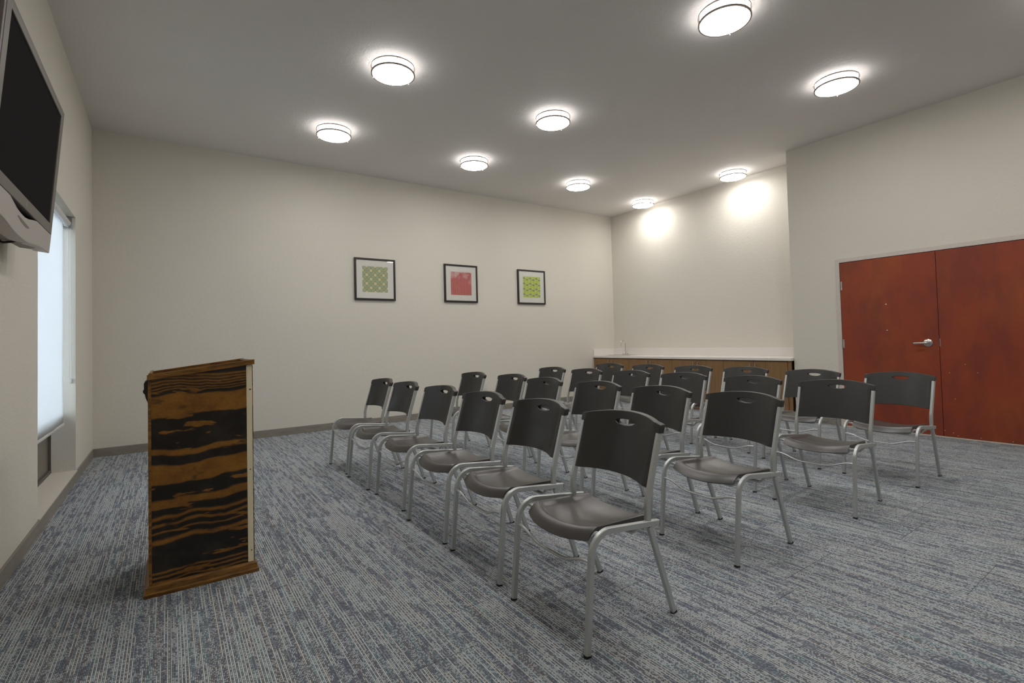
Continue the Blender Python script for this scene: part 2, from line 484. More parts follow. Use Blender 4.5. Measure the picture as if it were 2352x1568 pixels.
XBl = XL-.082
bl = thing('roller_blind', 'white translucent roller blind lowered over the window beside the television', 'blind', (XBl, (WY0+WY1)/2, WZ1))
def loc(bm, o):                                             # world-built mesh -> local to thing without rotation
    for v in bm.verts: v.co -= Vector(o.location)
    return bm
fab = BM()
ny, nz = 24, 30
y0, y1, z0, z1 = WY0+.035, WY1-.045, .555, 2.435
g = [[fab.verts.new((XBl+.004*math.sin(6.0*j/ny*2)*smooth(0, 1, 1-i/nz), y0+(y1-y0)*j/ny, z0+(z1-z0)*i/nz)) for j in range(ny+1)] for i in range(nz+1)]
for i in range(nz):
    for j in range(ny): fab.faces.new([g[i][j], g[i][j+1], g[i+1][j+1], g[i+1][j]])
f_ = obj('fabric', loc(fab, bl), BLIND, bl, smooth=True)
ms = f_.modifiers.new('thick', 'SOLIDIFY'); ms.thickness = .0006
ro = BM(); sweep(ro, [(XBl+.026, y0-.01, 2.435), (XBl+.026, y1+.008, 2.435)], circ(.027, 20), (0, 0, 1)); obj('roller', loc(ro, bl), WHITEP, bl, smooth=True)
hb = BM(); sweep(hb, [(XBl, y0-.003, .548), (XBl, y1+.003, .548)], circ(.007, 10, .014), (1, 0, 0)); obj('hem_bar', loc(hb, bl), WHITEP, bl, smooth=True)
bk = boxes((XBl-.03, XBl+.062, WY1-.006, WY1-.001, 2.385, 2.494), (XBl-.03, XBl+.062, WY1-.03, WY1-.006, 2.489, 2.494), (XBl-.03, XBl+.062, WY1-.03, WY1-.006, 2.385, 2.390),
           (XBl+.058, XBl+.062, WY1-.03, WY1-.006, 2.39, 2.489), (XBl-.03, XBl-.026, WY1-.03, WY1-.006, 2.39, 2.489))
lathe(bk, [(0, 0), (.036, 0), (.036, .006), (.02, .01), (0, .01)], 20, (0, 0, 0))
for v in bk.verts:
    if abs(v.co.x) < .05 and abs(v.co.y) < .05: v.co = Vector((XBl+.026+v.co.x, WY1-.012-v.co.z*1.5, 2.435+v.co.y))
obj('bracket', loc(bk, bl), CLEAR, bl)
bk = boxes((XBl-.03, XBl+.062, WY0+.001, WY0+.006, 2.385, 2.494)); obj('bracket', loc(bk, bl), CLEAR, bl)
ch = BM()
sweep(ch, [(XBl+.030, WY1-.022, 2.43), (XBl+.034, WY1-.020, 1.6), (XBl+.036, WY1-.018, .98), (XBl+.044, WY1-.016, .955)], circ(.0022, 6), (0, 1, 0))
sweep(ch, [(XBl+.052, WY1-.018, 2.43), (XBl+.052, WY1-.016, 1.6), (XBl+.052, WY1-.015, .98), (XBl+.044, WY1-.016, .955)], circ(.0022, 6), (0, 1, 0))
obj('bead_chain', loc(ch, bl), WHITEP, bl, smooth=True)
obj('chain_tensioner', loc(boxes((XBl+.036, XBl+.058, WY1-.018, WY1-.001, .925, .965)), bl), WHITEP, bl, bevel=.003)

struct('ground', boxes((-30, XL-T-.01, -20, 30, -.3, -.15)), GROUND)

# ------------------------------------------------------------------ ceiling lights
def make_lamp(label, x, y):
    t = thing('ceiling_light', label, 'ceiling light', (x, y, ZC), 0, 'round flush ceiling lights')
    b = BM(); lathe(b, [(0, 0), (.178, 0), (.178, -.012), (0, -.012)], 48); obj('mounting_pan', b, PANM, t, smooth=True)
    b = BM(); lathe(b, [(.183, -.010), (.186, -.016), (.187, -.082)], 64); obj('diffuser_drum', b, DRUM, t, smooth=True)
    b = BM(); lathe(b, [(.187, -.082), (.183, -.092), (.15, -.0965), (.08, -.0985), (0, -.099)], 64); obj('diffuser', b, DIFF, t, smooth=True)
    for z in (-.020, -.083):
        b = BM()
        pr = [(.1885, z-.007), (.2005, z-.007), (.2015, z), (.2005, z+.007), (.1885, z+.007), (.1885, z-.007)]
        lathe(b, pr, 64); obj('ring', b, RINGM, t, smooth=True)
    for a in (20, 140, 260):
        ca, sa = math.cos(rad(a)), math.sin(rad(a)); b = BM()
        sweep(b, [(.196*ca, .196*sa, -.096), (.196*ca, .196*sa, -.012)], circ(.003, 8), (1, 0, 0))
        lathe(b, [(0, -.104), (.004, -.102), (.005, -.098), (.004, -.095), (0, -.095)], 10, (.196*ca, .196*sa, 0))
        obj('post', b, RINGM, t, smooth=True)
    return t
LX, LY = (1.69, 3.67, 5.65, 7.44), (6.07, 4.40, 2.23, .40)
lamps = [
 (1.655, 6.065, 'round ceiling light nearest the corner of the window wall and picture wall'),
 (1.748, 4.385, 'round ceiling light above the wooden lectern, second from the picture wall'),
 (3.615, 6.082, 'round ceiling light in front of the red picture, near the picture wall'),
 (3.702, 4.413, 'round ceiling light over the middle of the chair rows, centre of the ceiling'),
 (3.693, 2.232, 'round ceiling light cut by the top edge of the photo'),
 (5.605, 6.080, 'round ceiling light in front of the rightmost picture, near the alcove'),
 (5.671, 2.228, 'round ceiling light nearest the red-brown double doors'),
 (7.454, 6.300, 'small far ceiling light in the corner of the sink alcove'),
 (7.419, 4.443, 'round ceiling light over the counter, close to the alcove outer corner'),
 (1.72, 2.23, 'round ceiling light above the front end of the first chair row, beyond the frame'),
 (1.72, .45, 'round ceiling light overhead behind the camera, on the window side'),
 (3.69, .45, 'round ceiling light overhead behind the camera, middle of the room'),
 (5.68, .45, 'round ceiling light overhead behind the camera, on the door side')]
L0 = None
for x, y, lb in lamps:
    if L0 is None: L0 = make_lamp(lb, x, y)
    else: dup(L0, (x, y, ZC), 0, lb)

# ------------------------------------------------------------------ framed pictures
def m_art(kind):
    t = NT('print_'+kind); v = t.coord('Object'); sp = t.n('ShaderNodeSeparateXYZ'); t.l(v, sp.inputs[0])
    X, Z = sp.outputs[0], sp.outputs[2]; M = t.math
    if kind == 'green_stars':
        P = .133
        u = M('ADD', X, Z); w = M('SUBTRACT', X, Z)
        def tri(a, ph): return M('ABSOLUTE', M('SUBTRACT', M('FRACT', M('ADD', M('DIVIDE', a, P), ph)), .5))
        gx, gz = tri(u, .5), tri(w, .5)          # 0 on the diagonals through the cross centres, .5 through the stars
        gx, gz = tri(u, 0.5), tri(w, 0.5)
        band = M('MAXIMUM', M('LESS_THAN', gx, M('MULTIPLY', gz, .42)), M('LESS_THAN', gz, M('MULTIPLY', gx, .42)))
        hx, hz = tri(u, 0.0), tri(w, 0.0)
        star = M('MAXIMUM', M('MULTIPLY', M('LESS_THAN', hx, .19), M('LESS_THAN', hz, .19)), M('LESS_THAN', M('ADD', hx, hz), .275))
        vein = M('MAXIMUM', M('LESS_THAN', gx, M('MULTIPLY', gz, .10)), M('LESS_THAN', gz, M('MULTIPLY', gx, .10)))
        c = t.mix(band, (.52, .52, .17), (.50, .60, .50))
        c = t.mix(M('MULTIPLY', vein, .5), c, (.62, .70, .62)); c = t.mix(star, c, (.84, .80, .60))
    elif kind == 'red_grid':
        ci = M('FRACT', M('DIVIDE', X, .0182)); ri = M('FRACT', M('DIVIDE', Z, .0105))
        ln = M('MULTIPLY', M('LESS_THAN', ci, .45), M('LESS_THAN', ri, .45))
        n1 = t.noise(v, 9, 3, .6)
        fade = t.math('MULTIPLY', M('MULTIPLY_ADD', Z, 1.6, .42), n1)
        rc = t.mix(n1, (.62, .10, .09), (.74, .22, .20))
        c = t.mix(M('MULTIPLY', ln, .6), rc, (.86, .78, .72))
        c = t.mix(M('MINIMUM', M('MAXIMUM', M('MULTIPLY', M('SUBTRACT', fade, .27), 5.0), 0.0), .65), c, (.88, .76, .72))
    else:
        PX, PZ = .145, .1
        sx = M('MULTIPLY', M('SINE', M('MULTIPLY', X, 2*math.pi/PX)), .016)
        zz = M('FRACT', M('DIVIDE', M('ADD', Z, sx), PZ))
        arc = M('ABSOLUTE', M('SINE', M('MULTIPLY', X, 2*math.pi/PX)))
        g = M('LESS_THAN', M('ABSOLUTE', M('SUBTRACT', zz, .5)), M('MULTIPLY', arc, .13))
        vs = M('LESS_THAN', M('FRACT', M('DIVIDE', X, .0726)), .5)
        c = t.mix(vs, (.62, .76, .16), (.74, .80, .22)); c = t.mix(g, c, (.30, .35, .38))
    t.set(c, .6, 0, .3); return t.m

for (cx, cz, kind, lb) in ((2.633, 2.222, 'green_stars', 'black-framed print of cream stars on green lattice, leftmost on the wall'),
                           (4.137, 2.226, 'red_grid', 'black-framed red and white hatched print, middle of three on the wall'),
                           (5.646, 2.227, 'yellow_green_waves', 'black-framed lime print with grey wave shapes, nearest the alcove corner')):
    t = thing('framed_picture', lb, 'picture', (cx, YB, cz), 0, 'framed prints on the long wall')
    h, w, d = .322, .029, .030
    fb = BM()
    prism(fb, [(-h, -h), (h, -h), (h, h), (-h, h)], lambda p: (p[0], -.001, p[1]), lambda p: (p[0], -.004, p[1]))
    for s in (-1, 1):
        box(fb, -h, h, -d, -.004, s*h-(w if s > 0 else 0), s*h+(0 if s > 0 else w))
        box(fb, s*h-(w if s > 0 else 0), s*h+(0 if s > 0 else w), -d, -.004, -h+w, h-w)
    obj('frame', fb, BLACKF, t, bevel=.002)
    obj('mat_board', boxes((-h+w, h-w, -.021, -.0045, -h+w, h-w)), MAT, t)
    obj('print', boxes((-.20, .20, -.0218, -.0211, -.198, .198)), m_art(kind), t)
    gq = BM(); e = h-w+.002; gq.faces.new([gq.verts.new(q) for q in ((-e, -.025, -e), (e, -.025, -e), (e, -.025, e), (-e, -.025, e))]); obj('glass', gq, PGLASS, t)

t = thing('wall_outlet', 'white duplex outlet plate low on the picture wall behind the chairs', 'outlet', (4.590, YB, .428))
obj('cover_plate', boxes((-.040, .040, -.007, 0, -.062, .062)), WHITEP, t, bevel=.002)
for s in (-1, 1):
    sk = boxes((-.017, .017, -.010, -.007, s*.022-.014, s*.022+.014)); obj('socket', sk, WHITEP, t, bevel=.003)

# ------------------------------------------------------------------ counter, cabinets, sink
FX, CT = 7.215, .880
t = thing('countertop', 'white counter slab with upstand along the alcove wall', 'countertop', (XR-.3, 5.5, CT-.04))
obj('slab', loc(boxes((FX-.022, XR-.001, YC+.004, YB-.001, CT-.04, CT)), t), QUARTZ, t, bevel=.004)
obj('backsplash', loc(boxes((XR-.021, XR-.001, YC+.004, YB-.001, CT+.0005, CT+.135)), t), QUARTZ, t, bevel=.002)
obj('side_splash', loc(boxes((FX-.012, XR-.022, YB-.021, YB-.001, CT+.0005, CT+.135)), t), QUARTZ, t, bevel=.002)
obj('side_splash', loc(boxes((XD+.012, XR-.022, YC+.004, YC+.022, CT+.0005, CT+.135)), t), QUARTZ, t, bevel=.002)
YE = [7.500, 6.560, 5.575, 4.600, 3.610]
cabl = ['walnut base cabinet under the sink, against the picture wall', 'walnut base cabinet just right of the one under the sink',
        'walnut base cabinet of the alcove, third from the picture wall', 'walnut base cabinet next to the alcove outer corner']
cab0 = None
for i in range(4):
    ya, yb = YE[i+1], YE[i]; W = yb-ya
    t = thing('base_cabinet', cabl[i], 'cabinet', (FX, (ya+yb)/2, 0), 0, 'base cabinets along the alcove wall')
    obj('body', boxes((.021, XR-FX-.002, -W/2+.001, W/2-.001, .09, CT-.041), (.07, XR-FX-.002, -W/2+.001, W/2-.001, 0, .09)), CABW if i < 4 else CABW, t)
    for s in (-1, 1):
        ya_, yb_ = (0.0015, W/2-.002) if s > 0 else (-W/2+.002, -.0015)
        d = obj('door', boxes((0, .019, ya_, yb_, .095, CT-.056)), CABW, t, bevel=.0015)
        hb = BM(); sweep(hb, [(-.030, s*.043, CT-.078), (-.030, s*.043, CT-.245)], circ(.0062, 10), (1, 0, 0))
        for z in (CT-.10, CT-.223): sweep(hb, [(-.030, s*.043, z), (-.0005, s*.043, z)], circ(.0045, 8), (0, 0, 1))
        obj('handle', hb, STEEL, d, smooth=True)
t = thing('filler_panel', 'narrow walnut strip between the last cabinet and the alcove corner', 'panel', (FX, 3.585, 0))
obj('strip', boxes((.012, .032, -.024, .024, 0, CT-.041)), CABW, t)
# sink
sy, sx0, sx1 = 7.045, 7.31, 7.725
t = thing('sink', 'stainless steel drop-in sink set in the white counter', 'sink', (7.5, sy, CT))
sb = BM()
def rrect(x0, x1, y0, y1, r, n=6):
    out = []
    for (cx_, cy_, a0) in ((x1-r, y1-r, 0), (x0+r, y1-r, 90), (x0+r, y0+r, 180), (x1-r, y0+r, 270)):
        for k in range(n+1): out.append((cx_+r*math.cos(rad(a0+90*k/n)), cy_+r*math.sin(rad(a0+90*k/n))))
    return out
loops = []
for ins, z in ((0, .0005), (.003, .007), (.028, .007), (.034, .0035), (.05, .0025)):
    loops.append([sb.verts.new((x-7.5, y-sy, z)) for x, y in rrect(sx0+ins, sx1-ins-(.05 if ins > .02 else 0), sy-.225+ins, sy+.225-ins, .035)])
for a, b in zip(loops, loops[1:]):
    for k in range(len(a)): sb.faces.new([a[k], a[(k+1) % len(a)], b[(k+1) % len(a)], b[k]])
sb.faces.new(loops[-1])
obj('basin', sb, STEEL, t, smooth=True)
t = thing('faucet', 'chrome gooseneck faucet with two cross handles at the back of the sink', 'faucet', (7.69, sy+.03, CT+.0075))
b = BM(); sweep(b, [(0, -.075, .004), (0, .075, .004)], [(.022, 0), (.022, .004), (.016, .014), (-.016, .014), (-.022, .004), (-.022, 0)], (1, 0, 0))
for v in b.verts: v.co.z = max(0, v.co.z)
obj('base_plate', b, CHROME, t, smooth=True)
b = BM(); lathe(b, [(0, 0), (.016, 0), (.016, .03), (.010, .045), (0, .045)], 20, (0, 0, .01))
sweep(b, fillet([(0, 0, .04), (0, 0, .285), (-.115, .0, .285), (-.135, .0, .175)], [.055, .045], 8), circ(.0085, 12), (0, 1, 0)); obj('spout', b, CHROME, t, smooth=True)
for s in (-1, 1):
    b = BM(); lathe(b, [(0, 0), (.014, 0), (.012, .03), (.007, .045), (.007, .055), (0, .058)], 16, (0, s*.055, .01))
    for a in (0, 90):
        dx, dy = .026*math.cos(rad(a+30)), .026*math.sin(rad(a+30)); sweep(b, [(-dx, s*.055-dy, .058), (dx, s*.055+dy, .058)], circ(.0055, 8), (0, 0, 1))
    obj('handle', b, CHROME, t, smooth=True)

# ------------------------------------------------------------------ television on an arm
TR = Vector((-.500, 3.760, 2.559)); L_ = Vector((0, -1, 0)); D_ = Vector((-.0799, 0, -.9968)); N_ = L_.cross(D_)
tv = thing('television', 'wall-mounted flat television with grey bezel and silver speaker bar', 'television', tuple(TR + L_*.55 + D_*.31 - N_*.06))
def tvm(bm):
    for v in bm.verts:
        u, w, n = v.co; v.co = TR + L_*u + D_*w + N_*n - Vector(tv.location)
    return bm
bz = BM(); u0, u1, v0, v1 = -.082, 1.182, -.050, .672; H = 1.1*9/16
# bezel ring, slightly raised, around the screen
def ringface(bm, o, i, no, ni):
    a = [bm.verts.new((x, y, no)) for x, y in o]; b = [bm.verts.new((x, y, ni)) for x, y in i]
    for k in range(4): bm.faces.new([a[k], a[(k+1) % 4], b[(k+1) % 4], b[k]])
R4 = lambda a, b, c, d: [(a, c), (b, c), (b, d), (a, d)]
for b in ((u0+.02, 0, v0+.02, v1), (1.1, u1-.02, v0+.02, v1), (0, 1.1, v0+.02, 0), (0, 1.1, H, v1)): box(bz, *b, -.006, .006)
ob = obj('bezel', tvm(bz), TVB, tv, bevel=.003)
obj('casing', tvm(boxes((u0+.003, u1-.003, v0+.003, v1, -.058, -.0065))), BLACKP, tv, bevel=.004)
rm_ = BM()
for b in ((u0, u0+.02, v0, v1), (u1-.02, u1, v0, v1), (u0+.02, u1-.02, v0, v0+.02)): box(rm_, *b, -.010, .0035)
obj('outer_rim', tvm(rm_), TVSIDE, tv, bevel=.003)
obj('screen', tvm(boxes((.001, 1.099, .001, H-.001, -.006, -.0015))), TVS, tv)
cs = boxes((.18, .92, .05, .60, -.11, -.05)); obj('rear_cover', tvm(cs), BLACKP, tv, bevel=.02)
# speaker bar with a dipped middle
top = [(-.070, .674), (.30, .674), (.38, .685), (.47, .701), (.55, .708), (.63, .706), (.70, .700), (.76, .688), (.83, .674), (1.170, .674)]
bot = [(1.165, .781), (.95, .783), (.84, .792), (.74, .806), (.66, .812), (.55, .814), (.44, .812), (.34, .800), (.22, .790), (.10, .784), (-.062, .781)]
sp_ = BM(); prism(sp_, top+bot, lambda p: (p[0], p[1], .006), lambda p: (p[0], p[1]-.004, -.062))
spk = obj('speaker_bar', tvm(sp_), TVSIL, tv, bevel=.004)
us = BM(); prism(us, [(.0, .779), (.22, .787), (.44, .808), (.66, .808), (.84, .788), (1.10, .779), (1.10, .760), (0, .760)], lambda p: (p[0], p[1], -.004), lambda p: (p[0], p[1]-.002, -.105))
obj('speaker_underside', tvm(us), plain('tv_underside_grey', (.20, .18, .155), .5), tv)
sl = BM(); prism(sl, [(.46, .738), (.54, .734), (.64, .727), (.68, .727), (.68, .732), (.62, .744), (.52, .752), (.46, .746)], lambda p: (p[0], p[1], .0068), lambda p: (p[0], p[1], .0045)); obj('vent_grille', tvm(sl), TVB, tv)
lg = BM()
for k in range(20):
    a0, a1 = 2*math.pi*k/20, 2*math.pi*(k+1)/20
    q = [lg.verts.new((.55+r*math.cos(a), .646+r*math.sin(a), .0066)) for r, a in ((.0095, a0), (.0112, a0), (.0112, a1), (.0095, a1))]; lg.faces.new(q)
def stroke(x0, y0, x1, y1, w=.0011):
    d = Vector((x1-x0, y1-y0)).normalized(); nx, ny_ = -d.y*w/2, d.x*w/2
    lg.faces.new([lg.verts.new((x, y, .0067)) for x, y in ((x0+nx, y0+ny_), (x1+nx, y1+ny_), (x1-nx, y1-ny_), (x0-nx, y0-ny_))])
stroke(.5545, .638, .552, .650); stroke(.5528, .645, .5500, .645); stroke(.5500, .645, .5488, .650); stroke(.5485, .643, .5462, .655); stroke(.5482, .643, .5455, .643); stroke(.5455, .643, .5448, .649); stroke(.5448, .649, .5474, .649)
obj('logo', tvm(lg), TVSIL, tv)
# arm and wall plate
def tvw(bm): return loc(bm, tv)
ap = boxes((XL, XL+.022, 3.02, 3.46, 2.10, 2.42)); obj('wall_plate', tvw(ap), BLACKP, tv, bevel=.003)
ar = BM(); box(ar, XL+.02, -.61, 3.16, 3.21, 2.18, 2.34); box(ar, XL+.02, -.61, 3.28, 3.33, 2.18, 2.34); obj('mount_arm', tvw(ar), BLACKP, tv)
cb2 = BM()
sweep(cb2, fillet([(-.60, 3.42, 1.84), (-.62, 3.42, 1.77), (-.66, 3.36, 1.75), (-.695, 3.30, 1.80), (-.70, 3.28, 2.1)], [.03, .03, .03], 4), circ(.006, 8), (0, 1, 0))
obj('cable', tvw(cb2), BLACKP, tv, smooth=True)

# ------------------------------------------------------------------ lectern
lx0, lx1, ly0, ly1 = -.072, .380, 3.075, 3.560
le = thing('lectern', 'dark-stained plywood lectern with sloping top and amber grain', 'lectern', ((lx0+lx1)/2, (ly0+ly1)/2, 0))
def zt(x): return 1.066 + (x-lx0)*(1.122-1.066)/(lx1-lx0)
def side(yA, yB):
    b = BM(); prism(b, [(lx0, .04), (lx1-.030, .04), (lx1-.030, zt(lx1-.03)), (lx0, zt(lx0))], lambda p: (p[0], yA, p[1]), lambda p: (p[0], yB, p[1])); return loc(b, le)
obj('side_panel', side(ly0, ly0+.019), LECT, le); obj('side_panel', side(ly1-.019, ly1), LECT, le)
b = BM(); prism(b, [(lx1-.030, .052), (lx1-.002, .052), (lx1-.002, zt(lx1)), (lx1-.030, zt(lx1-.03))], lambda p: (p[0], ly0+.001, p[1]), lambda p: (p[0], ly1-.001, p[1]))
fp = obj('front_panel', loc(b, le), RAWPLY, le, bevel=.0015)
b = boxes((lx1-.002, lx1+.002, ly0+.004, ly1-.004, .055, 1.118)); obj('front_veneer', loc(b, le), LECT, le)
for z, x in ((.985, lx1-.014), (.985, lx1-.010), (.55, lx1-.014), (.115, lx1-.012)):
    b = BM(); lathe(b, [(0, 0), (.0035, 0), (.0035, .0012), (0, .0014)], 10)
    for v in b.verts: v.co = Vector((x+v.co.x, ly0+.001-v.co.z, z+v.co.y))
    obj('screw', loc(b, le), WFRAME, fp)
# corner strip on the reader's side
b = BM(); prism(b, [(lx0-.013, .04), (lx0, .04), (lx0, 1.062), (lx0-.013, 1.060)], lambda p: (p[0], ly0-.004, p[1]), lambda p: (p[0], ly0+.028, p[1])); obj('corner_strip', loc(b, le), LTRIM, le, bevel=.001)
b = BM(); prism(b, [(lx0-.013, .04), (lx0, .04), (lx0, 1.062), (lx0-.013, 1.060)], lambda p: (p[0], ly1-.028, p[1]), lambda p: (p[0], ly1+.004, p[1])); obj('corner_strip', loc(b, le), LTRIM, le, bevel=.001)
# shelf and sloping desk board
obj('shelf', loc(boxes((lx0+.01, lx1-.031, ly0+.02, ly1-.02, .62, .638)), le), LTRIM, le)
b = BM(); prism(b, [(lx0-.004, 1.052), (lx1-.032, 1.102), (lx1-.032, 1.088), (lx0-.004, 1.038)], lambda p: (p[0], ly0+.0195, p[1]), lambda p: (p[0], ly1-.0195, p[1])); obj('desk_board', loc(b, le), LTRIM, le)
# rails round the top
def railz(x): return zt(x)
for ya, yb in ((ly0-.012, ly0+.010), (ly1-.010, ly1+.012)):
    b = BM(); xa, xb = lx0-.016, lx1+.010
    prism(b, [(xa, railz(xa)-.001), (xb, railz(xb)-.001), (xb, railz(xb)+.026), (xa, railz(xa)+.026)], lambda p: (p[0], ya, p[1]), lambda p: (p[0], yb, p[1])); obj('top_rail', loc(b, le), LTRIM, le, bevel=.002)
b = BM(); xa = lx1-.012; prism(b, [(xa, railz(xa)), (xa+.020, railz(xa+.02)), (xa+.020, railz(xa+.02)+.024), (xa, railz(xa)+.024)], lambda p: (p[0], ly0+.0105, p[1]), lambda p: (p[0], ly1-.0105, p[1])); obj('top_rail', loc(b, le), LTRIM, le, bevel=.002)
b = BM(); xa = lx0-.014; prism(b, [(xa, railz(xa)), (xa+.016, railz(xa+.016)), (xa+.016, railz(xa+.016)+.032), (xa+.004, railz(xa)+.032)], lambda p: (p[0], ly0+.0105, p[1]), lambda p: (p[0], ly1-.0105, p[1])); obj('book_ledge', loc(b, le), LTRIM, le, bevel=.002)
b = BM(); pr = [(lx0-.013, 1.062), (lx0-.024, 1.058), (lx0-.030, 1.045), (lx0-.029, 1.018), (lx0-.034, 1.010), (lx0-.033, 1.000), (lx0-.026, .992), (lx0-.023, .975), (lx0-.016, .955), (lx0-.013, .945)]
prism(b, pr, lambda p: (p[0], ly0+.03, p[1]), lambda p: (p[0], ly1-.03, p[1])); obj('scalloped_apron', loc(b, le), plain('black_stain', (.012, .010, .007), .4), le)
# base moulding, four mitred sides
bp = [(.020, 0), (.022, .016), (.014, .022), (.012, .046), (.006, .052), (0, .055), (-.006, .055), (-.006, 0)]
bb = BM()
rings = []
for (cx_, cy_, dx, dy) in ((lx0-.013, ly0, -1, -1), (lx1, ly0, 1, -1), (lx1, ly1, 1, 1), (lx0-.013, ly1, -1, 1)):
    rings.append([bb.verts.new((cx_+dx*o_, cy_+dy*o_, z)) for o_, z in bp])
for k in range(4):
    a, c = rings[k], rings[(k+1) % 4]
    for j in range(len(bp)): bb.faces.new([a[j], a[(j+1) % len(bp)], c[(j+1) % len(bp)], c[j]])
obj('base_moulding', loc(bb, le), LTRIM, le)

# ------------------------------------------------------------------ stacking chairs
def seat_bm():
    bm = BM(); NU, NV = 48, 44
    def P(i, j):
        u = -1+2*i/NU; u = math.copysign(abs(u)**.9, u); v = j/NV; v = v**1.25
        xf = .012 + .050*abs(u)**2.2; xr = .425 - .012*u*u
        x = xf + (xr-xf)*v; s = x-xf
        hw = .209 - .011*smooth(.1, .42, x)
        y = u*hw
        z = .456 - .046*(x-.1) - .017*(1-u*u)
        ds = smooth(.048, .080, s)*(1-.55*smooth(.28, .42, x))
        z -= (.015*(1-abs(u)**2.6) + .0075*(1-smooth(.78, .92, abs(u))))*ds
        k = max(0, 1-s/.062); z -= .047*k**1.7
        z -= .004*smooth(.92, 1.0, abs(u))*smooth(.03, .07, s)
        return Vector((x, y, z))
    G = [[P(i, j) for j in range(NV+1)] for i in range(NU+1)]
    def nrm(i, j):
        a = G[min(i+1, NU)][j]-G[max(i-1, 0)][j]; b = G[i][min(j+1, NV)]-G[i][max(j-1, 0)]
        return b.cross(a).normalized()*-1
    top = [[bm.verts.new(G[i][j]) for j in range(NV+1)] for i in range(NU+1)]
    bot = []
    for i in range(NU+1):
        row = []
        for j in range(NV+1):
            n = nrm(i, j); n = n if n.z > 0 else -n
            u = abs(-1+2*i/NU); th = .010
            p = G[i][j]-n*th
            e = smooth(.93, 1.0, u)*smooth(.03, .09, G[i][j].x-G[i][0].x)
            p.z -= .020*e
            row.append(bm.verts.new(p))
        bot.append(row)
    for i in range(NU):
        for j in range(NV):
            bm.faces.new([top[i][j], top[i+1][j], top[i+1][j+1], top[i][j+1]]); bm.faces.new([bot[i][j], bot[i][j+1], bot[i+1][j+1], bot[i+1][j]])
    for i in range(NU):
        bm.faces.new([top[i][0], bot[i][0], bot[i+1][0], top[i+1][0]]); bm.faces.new([top[i][NV], top[i+1][NV], bot[i+1][NV], bot[i][NV]])
    for j in range(NV):
        bm.faces.new([top[0][j], top[0][j+1], bot[0][j+1], bot[0][j]]); bm.faces.new([top[NU][j], bot[NU][j], bot[NU][j+1], top[NU][j+1]])
    return bm

